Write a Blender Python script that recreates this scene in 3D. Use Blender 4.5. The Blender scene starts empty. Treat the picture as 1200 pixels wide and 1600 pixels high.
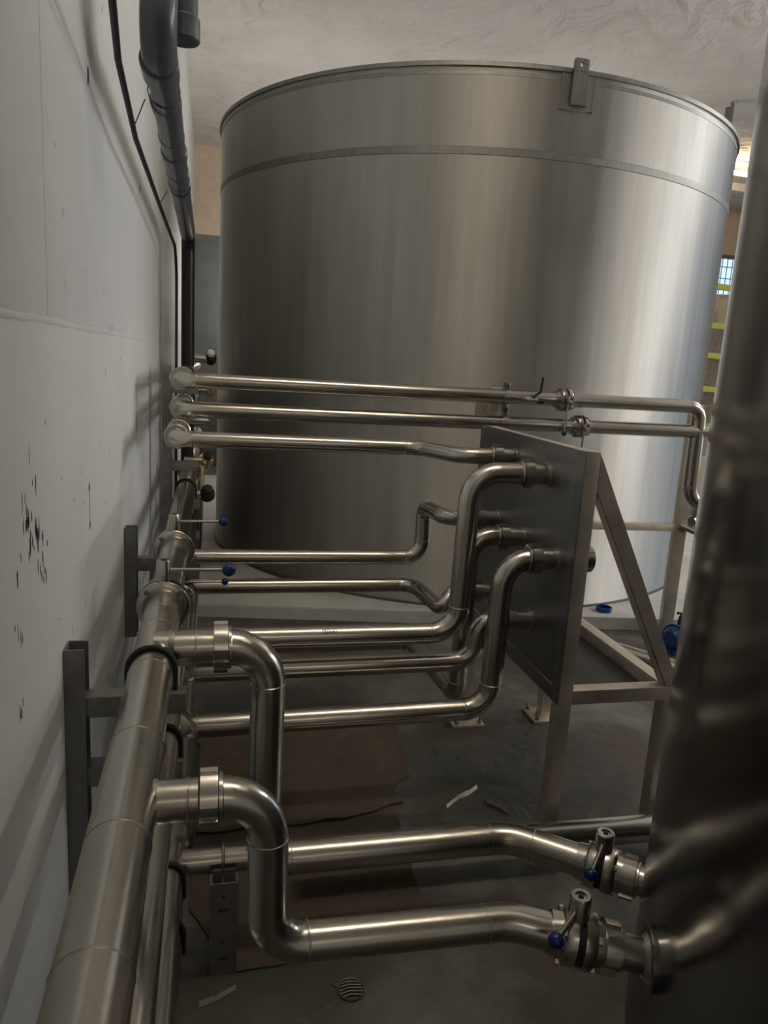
import bpy, bmesh, math, random
from mathutils import Vector, Matrix

# ------------------------------------------------------------------ camera, world, lights, exposure
scene = bpy.context.scene
COL = scene.collection
PI = math.pi
R = math.radians

def make_camera():
    cam = bpy.data.cameras.new('camera')
    ob = bpy.data.objects.new('camera', cam)
    COL.objects.link(ob)
    pitch, roll, yaw = R(11.4), R(3.5), R(13.6)
    f = Vector((math.sin(yaw)*math.cos(pitch), math.cos(yaw)*math.cos(pitch), -math.sin(pitch)))
    r0 = Vector((math.cos(yaw), -math.sin(yaw), 0)); u0 = r0.cross(f)
    r = r0*math.cos(roll) + u0*math.sin(roll)
    u = -r0*math.sin(roll) + u0*math.cos(roll)
    m = Matrix((r, u, -f)).transposed().to_4x4()
    m.translation = Vector((0.34, 0, 1.6))
    ob.matrix_world = m
    cam.sensor_fit = 'VERTICAL'; cam.sensor_height = 24.0; cam.sensor_width = 18.0
    cam.lens = 24.0*1150/1600
    cam.clip_start = 0.02; cam.clip_end = 100
    scene.camera = ob
make_camera()

scene.view_settings.view_transform = 'Standard'
scene.view_settings.look = 'None'
scene.view_settings.gamma = 1.0
scene.view_settings.use_curve_mapping = False
scene.view_settings.exposure = 0.95

world = bpy.data.worlds.new('daylight'); scene.world = world
world.use_nodes = True
wbg = world.node_tree.nodes['Background']
wbg.inputs[0].default_value = (0.62, 0.78, 1.0, 1); wbg.inputs[1].default_value = 0.72

WARM = (1.0, 0.90, 0.74); COOL = (1.0, 0.97, 0.92)
# hall lamps: light of the battens hung over the open hall at the right, and of one added as fill behind the photographer
# tube lamps, those behind tank and viewpoint added unseen: power of each lit tube (watts of radiant output), built as battens further down
HALL_TUBE = 76.0; BACK_TUBE = 22.0; REAR_FILL_TUBE = 6.0; AISLE_TUBE = 30.0; CEILING_FILL_TUBE = 34.0

# ------------------------------------------------------------------ materials
def mat(name):
    m = bpy.data.materials.new(name); m.use_nodes = True
    return m, m.node_tree, m.node_tree.nodes['Principled BSDF']

def simple(name, col, rough=0.5, metal=0.0, bump=0.0, scale=40, var=0.0):
    m, nt, b = mat(name)
    b.inputs['Base Color'].default_value = (*col, 1)
    b.inputs['Roughness'].default_value = rough; b.inputs['Metallic'].default_value = metal
    if bump or var:
        tc = nt.nodes.new('ShaderNodeTexCoord'); n = nt.nodes.new('ShaderNodeTexNoise')
        n.inputs['Scale'].default_value = scale; n.inputs['Detail'].default_value = 6
        nt.links.new(tc.outputs['Object'], n.inputs['Vector'])
        if var:
            r = nt.nodes.new('ShaderNodeValToRGB')
            r.color_ramp.elements[0].color = (*[c*(1-var) for c in col], 1)
            r.color_ramp.elements[1].color = (*[min(1, c*(1+var)) for c in col], 1)
            r.color_ramp.elements[0].position = 0.3; r.color_ramp.elements[1].position = 0.7
            nt.links.new(n.outputs['Fac'], r.inputs['Fac']); nt.links.new(r.outputs['Color'], b.inputs['Base Color'])
        if bump:
            bp = nt.nodes.new('ShaderNodeBump'); bp.inputs['Strength'].default_value = bump; bp.inputs['Distance'].default_value = 0.01
            nt.links.new(n.outputs['Fac'], bp.inputs['Height']); nt.links.new(bp.outputs['Normal'], b.inputs['Normal'])
    return m

def steel(name, col, r0, r1, stretch, scale=6, cvar=0.15, bump=0.02, aniso=0.0):
    """brushed stainless steel with long streaks along the axis given by the small entry of stretch"""
    m, nt, b = mat(name)
    b.inputs['Metallic'].default_value = 1.0
    tc = nt.nodes.new('ShaderNodeTexCoord'); mp = nt.nodes.new('ShaderNodeMapping')
    mp.inputs['Scale'].default_value = stretch
    nt.links.new(tc.outputs['Object'], mp.inputs['Vector'])
    n = nt.nodes.new('ShaderNodeTexNoise'); n.inputs['Scale'].default_value = scale; n.inputs['Detail'].default_value = 8; n.inputs['Roughness'].default_value = 0.65
    nt.links.new(mp.outputs['Vector'], n.inputs['Vector'])
    n2 = nt.nodes.new('ShaderNodeTexNoise'); n2.inputs['Scale'].default_value = 1.7; n2.inputs['Detail'].default_value = 5
    nt.links.new(tc.outputs['Object'], n2.inputs['Vector'])
    mx = nt.nodes.new('ShaderNodeMath'); mx.operation = 'ADD'
    nt.links.new(n.outputs['Fac'], mx.inputs[0]); nt.links.new(n2.outputs['Fac'], mx.inputs[1])
    mr = nt.nodes.new('ShaderNodeMapRange'); mr.inputs[1].default_value = 0.7; mr.inputs[2].default_value = 1.3
    mr.inputs[3].default_value = r0; mr.inputs[4].default_value = r1
    nt.links.new(mx.outputs[0], mr.inputs[0]); nt.links.new(mr.outputs[0], b.inputs['Roughness'])
    rp = nt.nodes.new('ShaderNodeValToRGB')
    rp.color_ramp.elements[0].position = 0.3; rp.color_ramp.elements[1].position = 0.75
    rp.color_ramp.elements[0].color = (*[c*(1-cvar) for c in col], 1)
    rp.color_ramp.elements[1].color = (*[min(1, c*(1+cvar*0.6)) for c in col], 1)
    nt.links.new(n.outputs['Fac'], rp.inputs['Fac']); nt.links.new(rp.outputs['Color'], b.inputs['Base Color'])
    if bump:
        bp = nt.nodes.new('ShaderNodeBump'); bp.inputs['Strength'].default_value = bump; bp.inputs['Distance'].default_value = 0.004
        nt.links.new(n.outputs['Fac'], bp.inputs['Height']); nt.links.new(bp.outputs['Normal'], b.inputs['Normal'])
    return m

def aniso_z(m, a):
    nt = m.node_tree; b = nt.nodes['Principled BSDF']
    t = nt.nodes.new('ShaderNodeTangent'); t.direction_type = 'RADIAL'; t.axis = 'Z'
    nt.links.new(t.outputs[0], b.inputs['Tangent'])
    b.inputs['Anisotropic'].default_value = a; b.inputs['Anisotropic Rotation'].default_value = 0.25
M = {}
M['tank'] = steel('brushed_tank_steel', (0.60, 0.585, 0.55), 0.60, 0.72, (3.2, 3.2, 0.16), 3.5, 0.16, 0.0)
aniso_z(M['tank'], 0.95)
M['seam'] = steel('ground_weld_steel', (0.22, 0.215, 0.20), 0.4, 0.55, (4, 4, 0.6), 6, 0.25, 0.02)
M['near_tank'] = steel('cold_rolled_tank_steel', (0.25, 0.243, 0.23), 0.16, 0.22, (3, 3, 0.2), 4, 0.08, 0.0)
M['pipe'] = steel('pipe_steel', (0.52, 0.49, 0.44), 0.22, 0.26, (1.0, 1.0, 1.0), 3, 0.08, 0.0)
M['polished'] = steel('turned_fitting_steel', (0.48, 0.455, 0.41), 0.22, 0.26, (1, 1, 1), 4, 0.06, 0.0)
M['weld'] = steel('weld_steel', (0.5, 0.47, 0.41), 0.25, 0.4, (1, 1, 1), 30, 0.2, 0.05)
M['frame'] = steel('frame_steel', (0.72, 0.65, 0.56), 0.45, 0.6, (1, 1, 1), 10, 0.18, 0.01)
M['sheet'] = steel('panel_sheet_steel', (0.30, 0.30, 0.30), 0.34, 0.5, (6, 6, 0.3), 6, 0.1, 0.01)
M['bracket'] = simple('galvanised_bracket', (0.24, 0.237, 0.225), 0.5, 0.7, 0.05, 30, 0.12)
M['pvc'] = simple('grey_pvc', (0.10, 0.105, 0.11), 0.28, 0.0, 0.04, 12, 0.15)
M['black_pvc'] = simple('black_pvc', (0.008, 0.008, 0.008), 0.35)
M['rubber'] = simple('black_rubber', (0.012, 0.012, 0.012), 0.6)
M['blue'] = simple('blue_plastic', (0.004, 0.012, 0.13), 0.22)
M['cast_blue'] = simple('blue_paint', (0.012, 0.06, 0.18), 0.35, 0.0, 0.1, 30, 0.2)
M['yellow'] = simple('yellow_paint', (0.72, 0.74, 0.10), 0.45)
M['mesh'] = simple('mesh_wire', (0.32, 0.29, 0.24), 0.5, 0.4)
M['cardboard'] = simple('brown_cardboard', (0.085, 0.063, 0.043), 0.9, 0.0, 0.12, 18, 0.16)
M['tan'] = simple('tan_plaster', (0.62, 0.50, 0.36), 0.85, 0, 0.1, 10, 0.08)
M['enclosure'] = simple('grey_green_enclosure', (0.075, 0.08, 0.075), 0.55, 0, 0.02, 6, 0.1)
M['scuff'] = simple('dark_scuff_and_hole', (0.06, 0.055, 0.05), 0.9)  # scuffs, and the shade inside bolt holes and slots put into colour
M['pencil'] = simple('pencil_line', (0.16, 0.16, 0.16), 0.8)
M['marker'] = simple('marker_ink', (0.03, 0.03, 0.03), 0.6)
M['white'] = simple('white_plastic', (0.8, 0.78, 0.74), 0.4)
M['brass'] = simple('brass', (0.65, 0.47, 0.24), 0.3, 1.0)
M['tray'] = simple('shade_dark_tray', (0.02, 0.02, 0.019), 0.5)  # dark reflection and shade between the rails put into the tray colour
M['cap_blue'] = simple('cap_blue', (0.01, 0.055, 0.26), 0.35)
M['tape'] = simple('crumpled_tape', (0.33, 0.31, 0.26), 0.5, 0, 0.2, 40, 0.1)
M['drain'] = simple('drain_steel', (0.13, 0.125, 0.112), 0.42, 0.7, 0.25, 25, 0.3)

def concrete(name, cols, scale, bump, bscale, rough=0.8, speck=None, dist=0.03):
    m, nt, b = mat(name)
    tc = nt.nodes.new('ShaderNodeTexCoord')
    n = nt.nodes.new('ShaderNodeTexNoise'); n.inputs['Scale'].default_value = scale; n.inputs['Detail'].default_value = 9; n.inputs['Roughness'].default_value = 0.6
    n.inputs['Distortion'].default_value = 0.6
    nt.links.new(tc.outputs['Object'], n.inputs['Vector'])
    rp = nt.nodes.new('ShaderNodeValToRGB')
    rp.color_ramp.elements[0].position = 0.32; rp.color_ramp.elements[0].color = (*cols[0], 1)
    rp.color_ramp.elements[1].position = 0.68; rp.color_ramp.elements[1].color = (*cols[-1], 1)
    if len(cols) == 3:
        e = rp.color_ramp.elements.new(0.5); e.color = (*cols[1], 1)
    nt.links.new(n.outputs['Fac'], rp.inputs['Fac'])
    out = rp.outputs['Color']
    if speck:
        mp = nt.nodes.new('ShaderNodeMapping'); mp.inputs['Scale'].default_value = speck['stretch']
        nt.links.new(tc.outputs['Object'], mp.inputs['Vector'])
        s = nt.nodes.new('ShaderNodeTexNoise'); s.inputs['Scale'].default_value = speck['scale']; s.inputs['Detail'].default_value = 3
        nt.links.new(mp.outputs['Vector'], s.inputs['Vector'])
        sr = nt.nodes.new('ShaderNodeValToRGB'); sr.color_ramp.elements[0].position = speck['lo']; sr.color_ramp.elements[1].position = speck['hi']
        nt.links.new(s.outputs['Fac'], sr.inputs['Fac'])
        mx = nt.nodes.new('ShaderNodeMix'); mx.data_type = 'RGBA'
        nt.links.new(sr.outputs['Color'], mx.inputs['Factor'])
        nt.links.new(out, mx.inputs['A']); mx.inputs['B'].default_value = (*speck['col'], 1)
        out = mx.outputs['Result']
    nt.links.new(out, b.inputs['Base Color'])
    nb = nt.nodes.new('ShaderNodeTexNoise'); nb.inputs['Scale'].default_value = bscale; nb.inputs['Detail'].default_value = 7
    nb.inputs['Distortion'].default_value = 1.2
    nt.links.new(tc.outputs['Object'], nb.inputs['Vector'])
    bp = nt.nodes.new('ShaderNodeBump'); bp.inputs['Strength'].default_value = bump; bp.inputs['Distance'].default_value = dist
    nt.links.new(nb.outputs['Fac'], bp.inputs['Height']); nt.links.new(bp.outputs['Normal'], b.inputs['Normal'])
    b.inputs['Roughness'].default_value = rough
    return m
M['wall'] = concrete('painted_concrete', [(0.68, 0.685, 0.67), (0.74, 0.745, 0.73)], 1.3, 0.06, 5, 0.75,
                     dict(stretch=(3, 3, 0.5), scale=9, lo=0.74, hi=0.84, col=(0.42, 0.41, 0.39)))
M['ceiling'] = concrete('scraped_concrete', [(0.62, 0.585, 0.55), (0.72, 0.685, 0.65)], 1.2, 1.0, 2.4, 0.85, dist=0.10)
M['floor'] = concrete('worn_concrete', [(0.038, 0.036, 0.028), (0.08, 0.077, 0.063), (0.19, 0.187, 0.165)], 1.5, 0.3, 9, 0.5,
                      dict(stretch=(1, 1, 1), scale=2.6, lo=0.52, hi=0.66, col=(0.07, 0.053, 0.038)))
M['plinth'] = concrete('plinth_concrete', [(0.42, 0.41, 0.37), (0.62, 0.61, 0.57)], 2.0, 0.15, 8, 0.65)

def emis(name, col, s):
    m, nt, b = mat(name)
    b.inputs['Base Color'].default_value = (0.8, 0.8, 0.8, 1)
    b.inputs['Emission Color'].default_value = (*col, 1); b.inputs['Emission Strength'].default_value = s
    return m
def glassmat():
    m, nt, b = mat('window_glass')
    b.inputs['Base Color'].default_value = (0.85, 0.92, 1, 1); b.inputs['Transmission Weight'].default_value = 1.0
    b.inputs['Roughness'].default_value = 0.05; b.inputs['IOR'].default_value = 1.05
    return m
M['glass'] = glassmat()

# ------------------------------------------------------------------ mesh helpers
def new_bm(): return bmesh.new()

def link(name, bm, m, parent=None, smooth=True, auto=38):
    me = bpy.data.meshes.new(name)
    bmesh.ops.recalc_face_normals(bm, faces=bm.faces)
    if smooth:
        for f in bm.faces: f.smooth = True
        lim = R(auto)
        for e in bm.edges:
            if len(e.link_faces) == 2 and e.calc_face_angle(0) > lim: e.smooth = False
    bm.to_mesh(me); bm.free()
    me.materials.append(m if not isinstance(m, str) else M[m])
    o = bpy.data.objects.new(name, me); COL.objects.link(o)
    if parent is not None:
        o.parent = parent
        o.matrix_parent_inverse = Matrix.Translation(-parent_loc(parent))
    return o

def parent_loc(p):
    v = Vector(p.location)
    while p.parent is not None:
        # parts are built in world coordinates with identity world transform
        return Vector((0, 0, 0)) if p.type == 'MESH' else v
    return v

def thing(name, label, cat, loc, group=None):
    o = bpy.data.objects.new(name, None); COL.objects.link(o)
    o.location = loc; o.empty_display_size = 0.05
    o['label'] = label; o['category'] = cat
    if group: o['group'] = group
    return o

def tag(o, label, cat, group=None, kind=None):
    o['label'] = label; o['category'] = cat
    if group: o['group'] = group
    if kind: o['kind'] = kind
    return o

def structure(o, label=None):
    o['kind'] = 'structure'
    if label: o['label'] = label
    return o

def box(bm, lo, hi, bevel=0.0):
    a, b = Vector(lo), Vector(hi)
    r = bmesh.ops.create_cube(bm, size=1.0)
    vs = r['verts']
    for v in vs:
        v.co = Vector([(a[i]+b[i])/2 + v.co[i]*(b[i]-a[i]) for i in range(3)])
    if bevel:
        es = list({e for v in vs for e in v.link_edges})
        bmesh.ops.bevel(bm, geom=es, offset=bevel, segments=2, affect='EDGES', profile=0.7)

def frame_of(d, up=Vector((0, 0, 1))):
    d = Vector(d).normalized()
    if abs(d.dot(up)) > 0.98: up = Vector((0, 1, 0))
    x = up.cross(d).normalized(); y = d.cross(x)
    return x, y, d

def beam(bm, p0, p1, w, h, up=(0, 0, 1), bevel=0.0):
    """square bar between two points"""
    p0, p1 = Vector(p0), Vector(p1)
    x, y, d = frame_of(p1-p0, Vector(up))
    L = (p1-p0).length
    r = bmesh.ops.create_cube(bm, size=1.0); vs = r['verts']
    for v in vs:
        c = v.co.copy()
        v.co = p0 + x*(c.x*w) + y*(c.y*h) + d*((c.z+0.5)*L)
    if bevel:
        es = list({e for v in vs for e in v.link_edges})
        bmesh.ops.bevel(bm, geom=es, offset=bevel, segments=2, affect='EDGES', profile=0.7)

def lathe(bm, prof, origin, axis, n=32, closed=True, up=(0, 0, 1)):
    """prof: (radius, along-axis) pairs"""
    x, y, d = frame_of(axis, Vector(up)); o = Vector(origin)
    rings = []
    for (r, t) in prof:
        if r < 1e-6: rings.append([bm.verts.new(o + d*t)])
        else: rings.append([bm.verts.new(o + d*t + x*(r*math.cos(2*PI*k/n)) + y*(r*math.sin(2*PI*k/n))) for k in range(n)])
    for a, b in zip(rings, rings[1:]):
        for k in range(n):
            k2 = (k+1) % n
            if len(a) == 1 and len(b) == 1: continue
            if len(a) == 1: bm.faces.new((a[0], b[k], b[k2]))
            elif len(b) == 1: bm.faces.new((a[k], a[k2], b[0]))
            else: bm.faces.new((a[k], a[k2], b[k2], b[k]))

def disc(bm, r, t0, t1, origin, axis, n=32, ri=0.0, ch=0.0):
    """solid ring or disc from t0 to t1 along the axis"""
    p = [(ri, t0), (r-ch, t0), (r, t0+ch), (r, t1-ch), (r-ch, t1), (ri, t1)]
    if ri > 0: p.append((ri, t0))
    lathe(bm, p, origin, axis, n)

def fillet(pts, rad):
    pts = [Vector(p) for p in pts]
    if not isinstance(rad, (list, tuple)): rad = [rad]*len(pts)
    out = [pts[0]]
    for i in range(1, len(pts)-1):
        a, b, c = pts[i-1], pts[i], pts[i+1]
        u = (a-b).normalized(); v = (c-b).normalized()
        ang = math.acos(max(-1, min(1, u.dot(v))))
        r = rad[i]
        if r <= 0 or ang > PI-0.01: out.append(b); continue
        t = min(r/math.tan(ang/2), 0.499*(a-b).length if i > 1 else 0.98*(a-b).length, 0.499*(c-b).length if i < len(pts)-2 else 0.98*(c-b).length)
        r = t*math.tan(ang/2)
        ctr = b + (u+v).normalized()*(r/math.sin(ang/2))
        s, e = b+u*t, b+v*t
        n = max(4, int((PI-ang)/R(9)))
        a0 = (s-ctr); a1 = (e-ctr); tot = a0.angle(a1); ax = a0.cross(a1).normalized()
        for k in range(n+1):
            out.append(ctr + Matrix.Rotation(tot*k/n, 3, ax) @ a0)
    out.append(pts[-1])
    return out

def tube(bm, pts, r, rad=0.0, n=24, caps=True):
    """round tube along a polyline whose corners are rounded with radius rad"""
    path = fillet(pts, rad)
    m = len(path)
    tang = []
    for i in range(m):
        if i == 0: t = path[1]-path[0]
        elif i == m-1: t = path[-1]-path[-2]
        else: t = (path[i]-path[i-1]).normalized() + (path[i+1]-path[i]).normalized()
        tang.append(t.normalized())
    x, y, d = frame_of(tang[0])
    rings = []
    for i in range(m):
        if i:
            q = tang[i-1].rotation_difference(tang[i]); x = q @ x; y = q @ y
        rr = r[i] if isinstance(r, list) else r
        rings.append([bm.verts.new(path[i] + x*(rr*math.cos(2*PI*k/n)) + y*(rr*math.sin(2*PI*k/n))) for k in range(n)])
    for a, b in zip(rings, rings[1:]):
        for k in range(n):
            bm.faces.new((a[k], a[(k+1) % n], b[(k+1) % n], b[k]))
    if caps:
        bm.faces.new(rings[0][::-1]); bm.faces.new(rings[-1])
    return path

def sphere(bm, c, r, seg=20, sc=(1, 1, 1)):
    bmesh.ops.create_uvsphere(bm, u_segments=seg, v_segments=seg//2, radius=r,
                              matrix=Matrix.Translation(c) @ Matrix.Diagonal((*sc, 1)))

def prism(bm, pts, z0, z1):
    lo = [bm.verts.new((x, y, z0)) for x, y in pts]; hi = [bm.verts.new((x, y, z1)) for x, y in pts]
    bm.faces.new(lo[::-1]); bm.faces.new(hi)
    for i in range(len(pts)):
        j = (i+1) % len(pts); bm.faces.new((lo[i], lo[j], hi[j], hi[i]))

def extrude_outline(bm, pts2, origin, axis, t0, t1, up=(0, 0, 1), hole=0.0):
    x, y, d = frame_of(axis, Vector(up)); o = Vector(origin)
    lo = [bm.verts.new(o + x*a + y*b + d*t0) for a, b in pts2]
    hi = [bm.verts.new(o + x*a + y*b + d*t1) for a, b in pts2]
    n = len(pts2)
    for i in range(n):
        j = (i+1) % n; bm.faces.new((lo[i], lo[j], hi[j], hi[i]))
    if hole:
        def inner(t):
            vs = []
            for a, b in pts2:
                an = math.atan2(b, a); vs.append(bm.verts.new(o + x*(hole*math.cos(an)) + y*(hole*math.sin(an)) + d*t))
            return vs
        il, ih = inner(t0), inner(t1)
        for i in range(n):
            j = (i+1) % n
            bm.faces.new((lo[i], lo[j], il[j], il[i])); bm.faces.new((hi[i], hi[j], ih[j], ih[i]))
    else:
        bm.faces.new(lo[::-1]); bm.faces.new(hi)

# ------------------------------------------------------------------ fittings
def weld_bead(p, d, r, parent):
    bm = new_bm(); lathe(bm, [(r-0.001, -0.0025), (r+0.0013, -0.001), (r+0.0013, 0.001), (r-0.001, 0.0025)], p, d, 24)
    return link('weld_bead', bm, 'weld', parent)

def union(p, d, r, parent, length=0.03, R1=1.42, R2=1.24, n=6, rot=0.3, flip=1):
    """slotted round union nut with its liner ring"""
    d = Vector(d).normalized()
    bm = new_bm()
    pts = []
    seg = 2*PI/n
    for k in range(n):
        a = rot + k*seg
        for q in range(5): t = a + seg*0.68*q/4; pts.append((r*R1*math.cos(t), r*R1*math.sin(t)))
        for q in range(3): t = a + seg*0.70 + seg*0.28*q/2; pts.append((r*R2*math.cos(t), r*R2*math.sin(t)))
    extrude_outline(bm, pts, p, d, -length/2, length/2, hole=r*1.0)
    nut = link('union_nut', bm, 'polished', parent, auto=25)
    bm = new_bm(); s = flip
    disc(bm, r*1.2, -0.0045, 0.0045, Vector(p)+d*(s*(length/2+0.005)), d, 28, ri=r*0.99, ch=0.0015)
    link('liner_ring', bm, 'polished', nut)
    return nut

def pipe(name, label, pts, r, rad, group=None, beads=True, mats='pipe', n=28, cat='pipe'):
    """a pipe run: empty at its start, tube and weld beads as parts"""
    t = thing(name, label, cat, Vector(pts[0]), group)
    bm = new_bm(); tube(bm, pts, r, rad, n)
    tb = link('pipe_tube', bm, mats, t)
    if beads:
        P = [Vector(p) for p in pts]; rr = rad if isinstance(rad, (list, tuple)) else [rad]*len(P)
        for i in range(1, len(P)-1):
            u = (P[i-1]-P[i]).normalized(); v = (P[i+1]-P[i]).normalized()
            ang = u.angle(v)
            if ang > PI-0.05 or rr[i] <= 0: continue
            la, lb = (P[i-1]-P[i]).length, (P[i+1]-P[i]).length
            tt = rr[i]/math.tan(ang/2)
            if tt > 0.45*min(la, lb): continue
            for w in (u, v):
                weld_bead(P[i]+w*tt, w, r, t)
    return t

def butterfly_valve(name, label, p, d, r, lever, neck_up=(0, 0, 1), neck_len=0.10, body=1.55, group=None, w=0.05, lever_len=0.13, knob=0.019, lever_drop=0.0, neck_r=0.021, lever_r=0.0052):
    """disc valve between two flanges, neck, lever rod and blue knob"""
    p = Vector(p); d = Vector(d).normalized(); up = Vector(neck_up).normalized()
    t = thing(name, label, 'valve', p, group)
    for s in (-1, 1):
        bm = new_bm()
        lathe(bm, [(r*0.99, s*w*0.12), (r*body, s*w*0.12), (r*body*1.0, s*w*0.42), (r*body*0.95, s*w*0.5), (r*1.2, s*w*0.55), (r*1.15, s*w*0.9), (r*0.99, s*w*0.9), (r*0.99, s*w*0.12)], p, d, 36)
        fl = link('flange', bm, 'polished', t)
        x, y, _ = frame_of(d)
        for k in range(4):
            a = PI/4 + k*PI/2
            c = p + x*(r*body*0.86*math.cos(a)) + y*(r*body*0.86*math.sin(a))
            bm = new_bm(); lathe(bm, [(0, s*w*0.5), (0.008, s*w*0.5), (0.008, s*w*0.5+s*0.008), (0, s*w*0.5+s*0.008)], c, d, 6)
            link('bolt', bm, 'polished', fl)
    bm = new_bm(); disc(bm, r*body*0.9, -w*0.12, w*0.12, p, d, 32, ri=r*0.99)
    link('gasket', bm, 'rubber', t)
    bm = new_bm()
    nr = neck_r; h0 = r*1.05; h1 = r*body + neck_len
    lathe(bm, [(0, h0), (nr*0.8, h0), (nr*0.8, h1-0.065), (nr, h1-0.062), (nr, h1-0.003), (nr*0.9, h1), (nr*0.55, h1), (nr*0.5, h1-0.004), (0, h1-0.004)], p, up, 24)
    nk = link('neck', bm, 'polished', t)
    bm = new_bm(); disc(bm, nr*0.28, 0, 0.006, p+up*(h1-0.005), up, 6)
    link('screw', bm, 'rubber', nk)
    lv = Vector(lever).normalized()
    a = p + up*(h1-0.03) + lv*(nr*0.8); b = a + lv*lever_len - up*lever_drop
    bm = new_bm(); tube(bm, [a, b], lever_r, 0, 12)
    le = link('lever', bm, 'polished', t)
    bm = new_bm(); sphere(bm, b, knob, 24)
    link('knob', bm, 'blue', le)
    return t

def u_bolt(c, r, parent, arm_z, m='rubber', wire=0.006, axis='y'):
    """hoop over a pipe running along y"""
    c = Vector(c)
    bm = new_bm()
    rr = r + wire*0.9
    pts = []
    for k in range(13):
        a = PI - PI*k/12
        o = Vector((rr*math.cos(a), 0, rr*math.sin(a))) if axis == 'y' else Vector((0, rr*math.cos(a), rr*math.sin(a)))
        pts.append(c + o)
    lo0 = Vector((pts[0].x, pts[0].y, arm_z-0.02)); lo1 = Vector((pts[-1].x, pts[-1].y, arm_z-0.02))
    tube(bm, [lo0]+pts+[lo1], wire, 0, 10)
    return link('u_bolt', bm, m, parent)

# ------------------------------------------------------------------ setting
def build_setting():
    bm = new_bm(); box(bm, (-0.3, -5, -0.2), (13, 14, 0.0))
    fl = structure(link('floor', bm, 'floor'), 'worn grey concrete hall floor')
    bm = new_bm(); box(bm, (-0.3, -5, 4.92), (13, 14, 5.2))
    ce = structure(link('ceiling', bm, 'ceiling'), 'rough scraped concrete ceiling')
    for y, dz in ((9.0, 0.05), (11.6, 0.12)):
        bm = new_bm(); box(bm, (5.2, y, 4.92-dz), (13, y+0.25, 4.93), 0.01)
        link('joist', bm, 'ceiling', ce)
    random.seed(5)
    for (x, y, r) in ((2.52, 8.3, 0.10), (2.74, 8.35, 0.08), (2.42, 8.2, 0.06), (2.0, 8.0, 0.07), (1.55, 7.6, 0.05), (2.62, 8.45, 0.05), (1.8, 7.3, 0.05), (4.2, 8.2, 0.06), (1.0, 8.6, 0.05)):
        bm = new_bm(); sphere(bm, (x, y, 4.925), r, 16, (1.0, 0.7, 0.22))
        for v in bm.verts: v.co += Vector((random.uniform(-1, 1), random.uniform(-1, 1), random.uniform(-0.3, 0.3)))*r*0.12
        link('plaster_lump', bm, 'ceiling', ce)
    # left wall: backing with three cast panels and their joints
    bm = new_bm(); box(bm, (-0.3, -5, -0.1), (0.0, 14, 5.0))
    w = structure(link('wall_left', bm, 'wall'), 'pale painted concrete wall at the left')
    zj = 1.642
    for lo, hi in (((0, -5, 0), (0.02, 14, zj-0.004)), ((0, -5, zj+0.004), (0.02, 1.633, 4.92)), ((0, 1.636, zj+0.004), (0.02, 14, 4.92))):
        bm = new_bm(); box(bm, lo, hi, 0.001); link('cast_panel', bm, 'wall', w)
    bm = new_bm()
    random.seed(3); prev = None; n = 140
    for i in range(n+1):
        y = -1 + 9.5*i/n; dz = random.uniform(-0.003, 0.003); h = random.uniform(0.0008, 0.0028)
        q = [bm.verts.new((0.0195, y, zj-0.009+dz)), bm.verts.new((0.02+h, y, zj-0.001+dz)), bm.verts.new((0.0195, y, zj+0.010+dz))]
        if prev:
            for k in range(2): bm.faces.new((prev[k], prev[k+1], q[k+1], q[k]))
        prev = q
    link('joint_ridge', bm, 'wall', w)
    for (y, z, h) in ((2.207, 2.279, 0.05), (3.634, 2.29, 0.045), (2.5, 2.55, 0.02), (1.75, 2.0, 0.012)):
        bm = new_bm(); sphere(bm, (0.0195, y, z), 0.5*h, 14, (0.16, 0.36, 1)); link('tie_mark', bm, 'scuff', w)
        bm = new_bm(); sphere(bm, (0.020, y+0.004, z-0.004), 0.4*h, 14, (0.2, 0.2, 0.8)); link('tie_plug', bm, 'wall', w)
    # scuffed, chipped paint and a pencilled double arrow
    random.seed(8)
    def scuff(y, z, wy, hz):
        bm = new_bm(); k = 9; vs = []
        for i in range(k):
            a = 2*PI*i/k; q = random.uniform(0.45, 1.1)
            vs.append((y+math.cos(a)*wy*q, z+math.sin(a)*hz*q))
        lo = [bm.verts.new((0.0199, a, b)) for a, b in vs]; hi = [bm.verts.new((0.0204, a, b)) for a, b in vs]
        bm.faces.new(hi)
        for i in range(k): bm.faces.new((lo[i], lo[(i+1) % k], hi[(i+1) % k], hi[i]))
        link('scuff_mark', bm, 'scuff', w, smooth=False)
    for i in range(30):
        y = random.gauss(1.42, 0.045); z = random.gauss(1.27, 0.05); scuff(y, z, random.uniform(0.002, 0.006), random.uniform(0.006, 0.026))
    for i in range(12):
        y = random.gauss(1.51, 0.03); z = random.gauss(1.17, 0.035); scuff(y, z, random.uniform(0.002, 0.004), random.uniform(0.006, 0.022))
    for i in range(34):
        scuff(random.uniform(1.2, 3.2), random.uniform(0.9, 1.9), random.uniform(0.001, 0.003), random.uniform(0.004, 0.016))
    for i in range(8):
        scuff(random.uniform(1.28, 1.34), random.uniform(0.95, 1.2), random.uniform(0.002, 0.005), random.uniform(0.006, 0.03))
    bm = new_bm()
    y0, z0, z1 = 2.1, 1.104, 1.235
    for a, b in (((y0, z0), (y0, z1)), ((y0, z1), (y0-0.012, z1-0.02)), ((y0, z1), (y0+0.014, z1-0.02)), ((y0, z0), (y0-0.012, z0+0.02)), ((y0, z0), (y0+0.014, z0+0.02))):
        beam(bm, (0.0202, *a), (0.0202, *b), 0.0006, 0.0022, up=(1, 0, 0))
    link('pencil_arrow', bm, 'pencil', w, smooth=False)
    bm = new_bm()
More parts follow.
